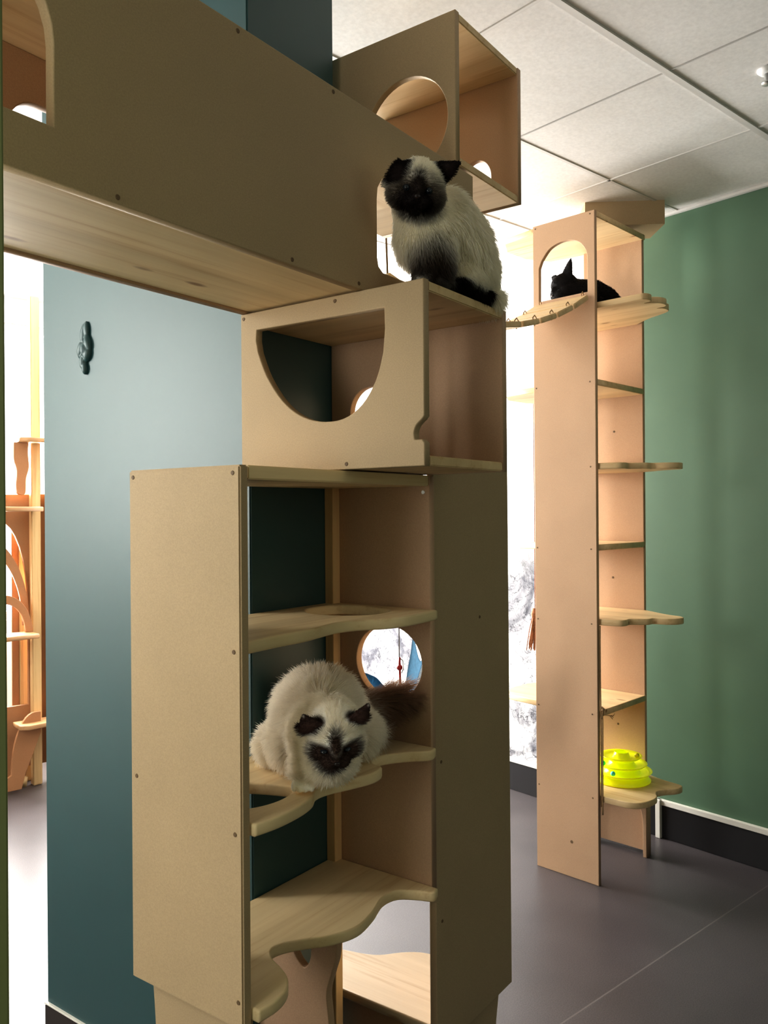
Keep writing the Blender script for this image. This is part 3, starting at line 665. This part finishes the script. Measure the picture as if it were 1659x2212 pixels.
bl += limb([V(1.283, .838, 1.945), V(1.283, .832, 1.90), V(1.276, .832, 1.872)], [.026, .019, .017]) + limb([V(1.318, .822, 1.945), V(1.312, .816, 1.90), V(1.305, .813, 1.872)], [.026, .019, .017])
bl += [(V(1.268, .828, 1.868), (.020, .015, .010), I3), (V(1.297, .810, 1.868), (.020, .015, .010), I3)]
bl += limb([V(1.375, .806, 1.89), V(1.350, .806, 1.869), V(1.335, .806, 1.868)], [.018, .013, .012])
tail1 = [V(1.478, .85, 1.885), V(1.492, .822, 1.877), V(1.482, .806, 1.874), V(1.44, .803, 1.873), V(1.39, .803, 1.872), V(1.345, .802, 1.870)]
bl += limb(tail1, [.024, .022, .018, .014, .012, .009], 7)
DK1 = (.014, .009, .008); BR1 = (.15, .105, .075)
T1 = np.array(H1)
def hl(p, h, Rm, s): return (p - np.array(h)) @ np.array(Rm) / s
def col1(p):
    c = np.tile(CREAM, (len(p), 1)); q = hl(p, h1, H1, s1)
    c = paint(c, p, V(1.290, .825, 1.893), (.040, .045, .055), BR1, .5)                      # brown front legs
    c = paint(c, p, V(1.297, .822, 1.872), (.05, .04, .04), DK1, .6, None, .7)
    td = np.min([np.linalg.norm(p - np.array(a.lerp(b, t)), axis=1) for a, b in zip(tail1[3:], tail1[4:]) for t in (0, .25, .5, .75, 1)], 0)
    m = ((1 - sstep(.016, .028, td)) * (p[:, 2] < .034))[:, None]; c = c * (1 - m) + np.array(DK1) * m
    hm_ = (np.linalg.norm(q, axis=1) < .11)
    f = c.copy()
    f = paint(f, q, (0, -.014, .030), (.054, .034, .050), (.22, .17, .12), .45)
    f = paint(f, q, (0, -.022, .040), (.042, .029, .045), DK1, .45)
    f = paint(f, q, (0, .004, .036), (.011, .020, .030), (.03, .02, .015), .5)
    for r_, d_, h_ in (EL1, ER1):
        e = np.array(r_) + np.array(Vector(d_).normalized()) * (h_ * .62)
        f = paint(f, q, e, (.029, .027, .022), DK1, .2)
        f = paint(f, q, e + np.array((0, -.005, .008)), (.011, .012, .012), (.05, .032, .028), .6)
    c[hm_] = f[hm_]
    return c
def len1(p):
    q = hl(p, h1, H1, s1); r = np.linalg.norm(q, axis=1)
    L = np.full(len(p), .022)
    L = np.where(p[:, 2] < .05, .018, L); L = np.where((p[:, 2] < .02) & (p[:, 0] < .02), .007, L)
    w = 1 - sstep(.062, .10, r); L = L * (1 - w) + .009 * w
    w = 1 - sstep(.8, 1.3, ellip(q, (0, -.010, .045), (.035, .03, .03))); L = L * (1 - w) + .0035 * w
    w = sstep(.030, .042, q[:, 1]) * (np.abs(q[:, 0]) > .012) * (r < .115); L = L * (1 - w) + .003 * w
    L = np.where((p[:, 0] > .10) & (p[:, 2] < .06), .030, L)
    return L
def comb1(p, n):
    t = np.tile(np.array([.45, 0, -1.0]), (len(p), 1)); q = hl(p, h1, H1, s1)
    away = (q / (np.linalg.norm(q, axis=1)[:, None] + 1e-6)) * np.array([1, .7, -.8]) + np.array([0, -.2, -.5])
    aw = away @ T1.T; w = (1 - sstep(.065, .115, np.linalg.norm(q, axis=1)))[:, None]; t = t * (1 - w) + aw * w
    return t
c1 = build_cat('cat', B1 + Vector((0, 0, .002)), A, bl, .0034, col1, len1, comb1, 70000, 'cream cat with dark face and ears sitting on top of the D-holed box', .35)
face(c1, h1, H1, s1, .9)

# ---- cat 2: crouching on the middle shelf, looking down over its edge
B2 = Vector((1.25, 1.08, .945)); UP2 = .0025
V2 = lambda x, y, z: Vector((x, y, z + UP2)) - B2
f2 = inframe(A, (.16, -.82, -.56)); up2 = inframe(A, (-.05, 0, 1)); H2 = rot_to(f2, up2); s2 = 1.10; h2 = V2(1.1445, .947, 1.0545)
bl = head_blobs(h2, H2, s2)
EL2 = ((-.032, .018, .010), (-.34, .85, .10), .040); ER2 = ((.032, .024, .006), (.48, .85, .05), .040)
bl += ear_blobs(h2, H2, s2, EL2[0], EL2[1], (-.25, .15, 1), EL2[2], .025) + ear_blobs(h2, H2, s2, ER2[0], ER2[1], (.4, .1, .9), ER2[2], .022)
bl += limb([V2(1.155, .975, 1.035), V2(1.195, 1.01, 1.012), V2(1.25, 1.07, 1.033), V2(1.30, 1.115, 1.036), V2(1.335, 1.14, 1.018)], [.056, .060, .082, .086, .072])
bl += [(V2(1.17, .985, .998), (.062, .055, .046), I3), (V2(1.25, 1.115, .998), (.075, .072, .050), I3), (V2(1.32, 1.065, .998), (.072, .065, .05), I3), (V2(1.215, 1.145, .985), (.045, .045, .038), I3), (V2(1.205, 1.09, .998), (.052, .058, .05), I3)]
bl += limb([V2(1.17, 1.03, .99), V2(1.15, 1.02, .972), V2(1.138, 1.010, .962)], [.028, .020, .014], 5)
for px, py in ((1.132, 1.006),):
    d_ = Vector((-.82, -.57, 0)); s_ = Vector((.57, -.82, 0))
    bl.append((V2(px, py, .9605) + d_ * .004, (.017, .019, .0135), I3))
    for k in (-1.5, -.5, .5, 1.5):
        c_ = V2(px, py, .9565) + d_ * (.0205 - .0022 * k * k) + s_ * (.0104 * k)
        bl.append((c_, (.0064, .0064, .0105), I3)); bl.append((c_ + d_ * .005 - Vector((0, 0, .003)), (.0054, .0054, .0075), I3))
bl += [(V2(1.176, .993, 1.040), (.067, .064, .067), I3)]
tail2 = [V2(1.36, 1.125, 1.005), V2(1.40, 1.10, 1.01), V2(1.435, 1.075, 1.022), V2(1.462, 1.05, 1.035), V2(1.475, 1.025, 1.045)]
bl += limb(tail2, [.028, .024, .021, .018, .012], 6)
DK2 = (.060, .035, .025); T2 = np.array(H2)
def col2(p):
    c = np.tile(np.array([.98, .94, .86]), (len(p), 1)); q = hl(p, h2, H2, s2)
    tp = sstep(.125, .175, p[:, 0])[:, None]; c = c * (1 - tp) + np.array((.34, .21, .135)) * tp
    r = np.linalg.norm(q, axis=1); hm_ = r < .115; f = c.copy()
    for s_ in (-1, 1): f = paint(f, q, (s_ * .021, -.008, .030), (.021, .017, .03), (.065, .038, .027), .35)
    f = paint(f, q, (0, -.022, .040), (.032, .024, .034), DK2, .35)
    f = paint(f, q, (0, -.032, .040), (.023, .016, .032), DK2, .4)
    f = paint(f, q, (0, .012, .036), (.010, .022, .030), (.07, .042, .028), .5)
    for r_, d_, h_ in (EL2, ER2):
        e = np.array(r_) + np.array(Vector(d_).normalized()) * (h_ * .6)
        f = paint(f, q, e, (.026, .025, .019), (.055, .030, .024), .2)
        f = paint(f, q, e + np.array((0, -.006, .008)), (.012, .013, .012), (.17, .095, .075), .6)
    c[hm_] = f[hm_]
    return c
def len2(p):
    q = hl(p, h2, H2, s2); r = np.linalg.norm(q, axis=1)
    L = np.full(len(p), .034); L = np.where(p[:, 0] > .13, .050, L); L = np.where((p[:, 0] < -.01) & (p[:, 1] > -.01) & (p[:, 2] < .09), .044, L); L = np.where((p[:, 0] < .05) & (p[:, 2] < .10), .026, L)
    w = 1 - sstep(.055, .110, r); L = L * (1 - w) + .012 * w
    w = 1 - sstep(.8, 1.3, ellip(q, (0, -.010, .045), (.038, .032, .03))); L = L * (1 - w) + .0035 * w
    w = sstep(.028, .040, q[:, 1]) * (np.abs(q[:, 0]) > .012) * (r < .095); L = L * (1 - w) + .003 * w
    L = np.where((p[:, 2] < .022) & (p[:, 0] < -.085), .0018, L)
    return L
def comb2(p, n):
    t = np.tile(np.array([.7, .55, -.55]), (len(p), 1)); q = hl(p, h2, H2, s2)
    away = (q / (np.linalg.norm(q, axis=1)[:, None] + 1e-6)) * np.array([1.1, .8, -.7]) + np.array([0, -.15, -.6])
    aw = away @ T2.T; w = (1 - sstep(.075, .135, np.linalg.norm(q, axis=1)))[:, None]; t = t * (1 - w) + aw * w
    tl_ = p[:, 0] > .12; t[tl_] = np.array([.8, -.5, -.35])
    return t
c2 = build_cat('cat', B2, A, bl, .0026, col2, len2, comb2, 85000, 'fluffy cream cat with brown face crouching on the middle shelf', .36, smooth_it=2)
face(c2, h2, H2, s2, .42)

# ---- cat 3: black cat resting inside the tower
B3 = Vector((3.05, 1.77, 2.258)); V3 = lambda x, y, z: Vector((x, y, z + .005)) - B3
f3 = inframe(T, (-.90, -.38, -.42)); H3 = rot_to(f3, inframe(T, (0, 0, 1))); s3 = 1.2; h3 = V3(2.975, 1.838, 2.366)
bl = head_blobs(h3, H3, s3) + ear_blobs(h3, H3, s3, (-.03, .03, -.004), (-.75, .45, -.3), (-.3, .1, 1), .03) + ear_blobs(h3, H3, s3, (.030, .030, -.008), (.42, .85, -.35), (.4, .1, 1), .052)
bl += limb([V3(2.985, 1.82, 2.345), V3(3.03, 1.80, 2.338), V3(3.09, 1.77, 2.337), V3(3.14, 1.74, 2.322), V3(3.17, 1.72, 2.305)], [.052, .064, .066, .056, .042])
bl += [(V3(3.05, 1.775, 2.30), (.10, .075, .042), I3), (V3(3.13, 1.74, 2.295), (.06, .06, .037), I3)]
bl += limb([V3(2.98, 1.80, 2.30), V3(2.945, 1.81, 2.277), V3(2.92, 1.835, 2.274)], [.032, .020, .015]) + [(V3(2.965, 1.835, 2.318), (.045, .042, .050), I3)] + limb([V3(3.18, 1.74, 2.28), V3(3.19, 1.80, 2.276), V3(3.16, 1.85, 2.276)], [.018, .016, .013])
def col3(p): return np.tile(np.array([.010, .008, .008]), (len(p), 1))
c3 = build_cat('cat', B3, T, bl, .0042, col3, lambda p: np.where(np.linalg.norm(p - np.array(h3), axis=1) < .12, .004, .010), lambda p, n: np.tile(np.array([1.0, -.1, -.4]), (len(p), 1)), 9000, 'black cat lying down inside the top of the tall tower', .3, .0006)
face(c3, h3, H3, s3, .4)

# ================================================================== LIGHT
def area(name, frame, loc, direction, sx, sy, power, col=(1, 1, 1)):
    l = bpy.data.lights.new(name, 'AREA'); l.shape = 'RECTANGLE'; l.size = sx; l.size_y = sy; l.energy = power; l.color = col
    o = bpy.data.objects.new(name, l); COL.objects.link(o); o.location = frame.w(*loc)
    d = frame.M.to_3x3() @ Vector(direction); o.rotation_euler = d.to_track_quat('-Z', 'Y').to_euler()
    return o
area('window_daylight', R, (2.0, Y1 + .13, 1.71), (0, -1, 0), 2.1, 1.78, 560, (1, .99, .97))
area('side_window_daylight', R, (X0 - .13, 3.01, 1.90), (1, -.05, 0), .58, 1.4, 92, (1, .985, .95))
area('rear_fill', R, (1.2, Y0 + .3, 1.9), (0, 1, -.05), 2.4, 1.4, 14, (1, .93, .78))  # added fill lamp behind the camera, no opening in that wall
area('front_left_fill', Frame(0), (-1.55, -.55, 1.62), (1.5, 2.0, -.25), .7, 1.3, 25, (1, 1, .99))  # added fill lamp from the front left to brighten the cats
w = bpy.data.worlds.new('overcast sky'); S.world = w; w.use_nodes = True
w.node_tree.nodes['Background'].inputs[0].default_value = (1, 1, 1, 1); w.node_tree.nodes['Background'].inputs[1].default_value = 2.5

# ================================================================== CAMERA
cam = bpy.data.cameras.new('camera'); co_ = bpy.data.objects.new('camera', cam); COL.objects.link(co_)
cam.sensor_width = 36; cam.sensor_fit = 'AUTO'; cam.lens = 36 * 1790 / 2212; cam.clip_start = .02
co_.matrix_world = Matrix.Translation((0, 0, H)) @ Matrix.Rotation(PI / 2, 4, 'X') @ Matrix.Rotation(-.007, 4, 'Z')
S.camera = co_
S.view_settings.view_transform = 'Standard'; S.view_settings.look = 'None'; S.view_settings.exposure = .12; S.view_settings.gamma = .80
S.cycles.use_denoising = True
S.cycles.max_bounces = 14; S.cycles.diffuse_bounces = 10; S.cycles.glossy_bounces = 3; S.cycles.transmission_bounces = 6; S.cycles.transparent_max_bounces = 8
S.cycles.sample_clamp_indirect = 6; S.cycles.caustics_reflective = False; S.cycles.caustics_refractive = False
for o in S.objects:
    if 'base' in o: del o['base']
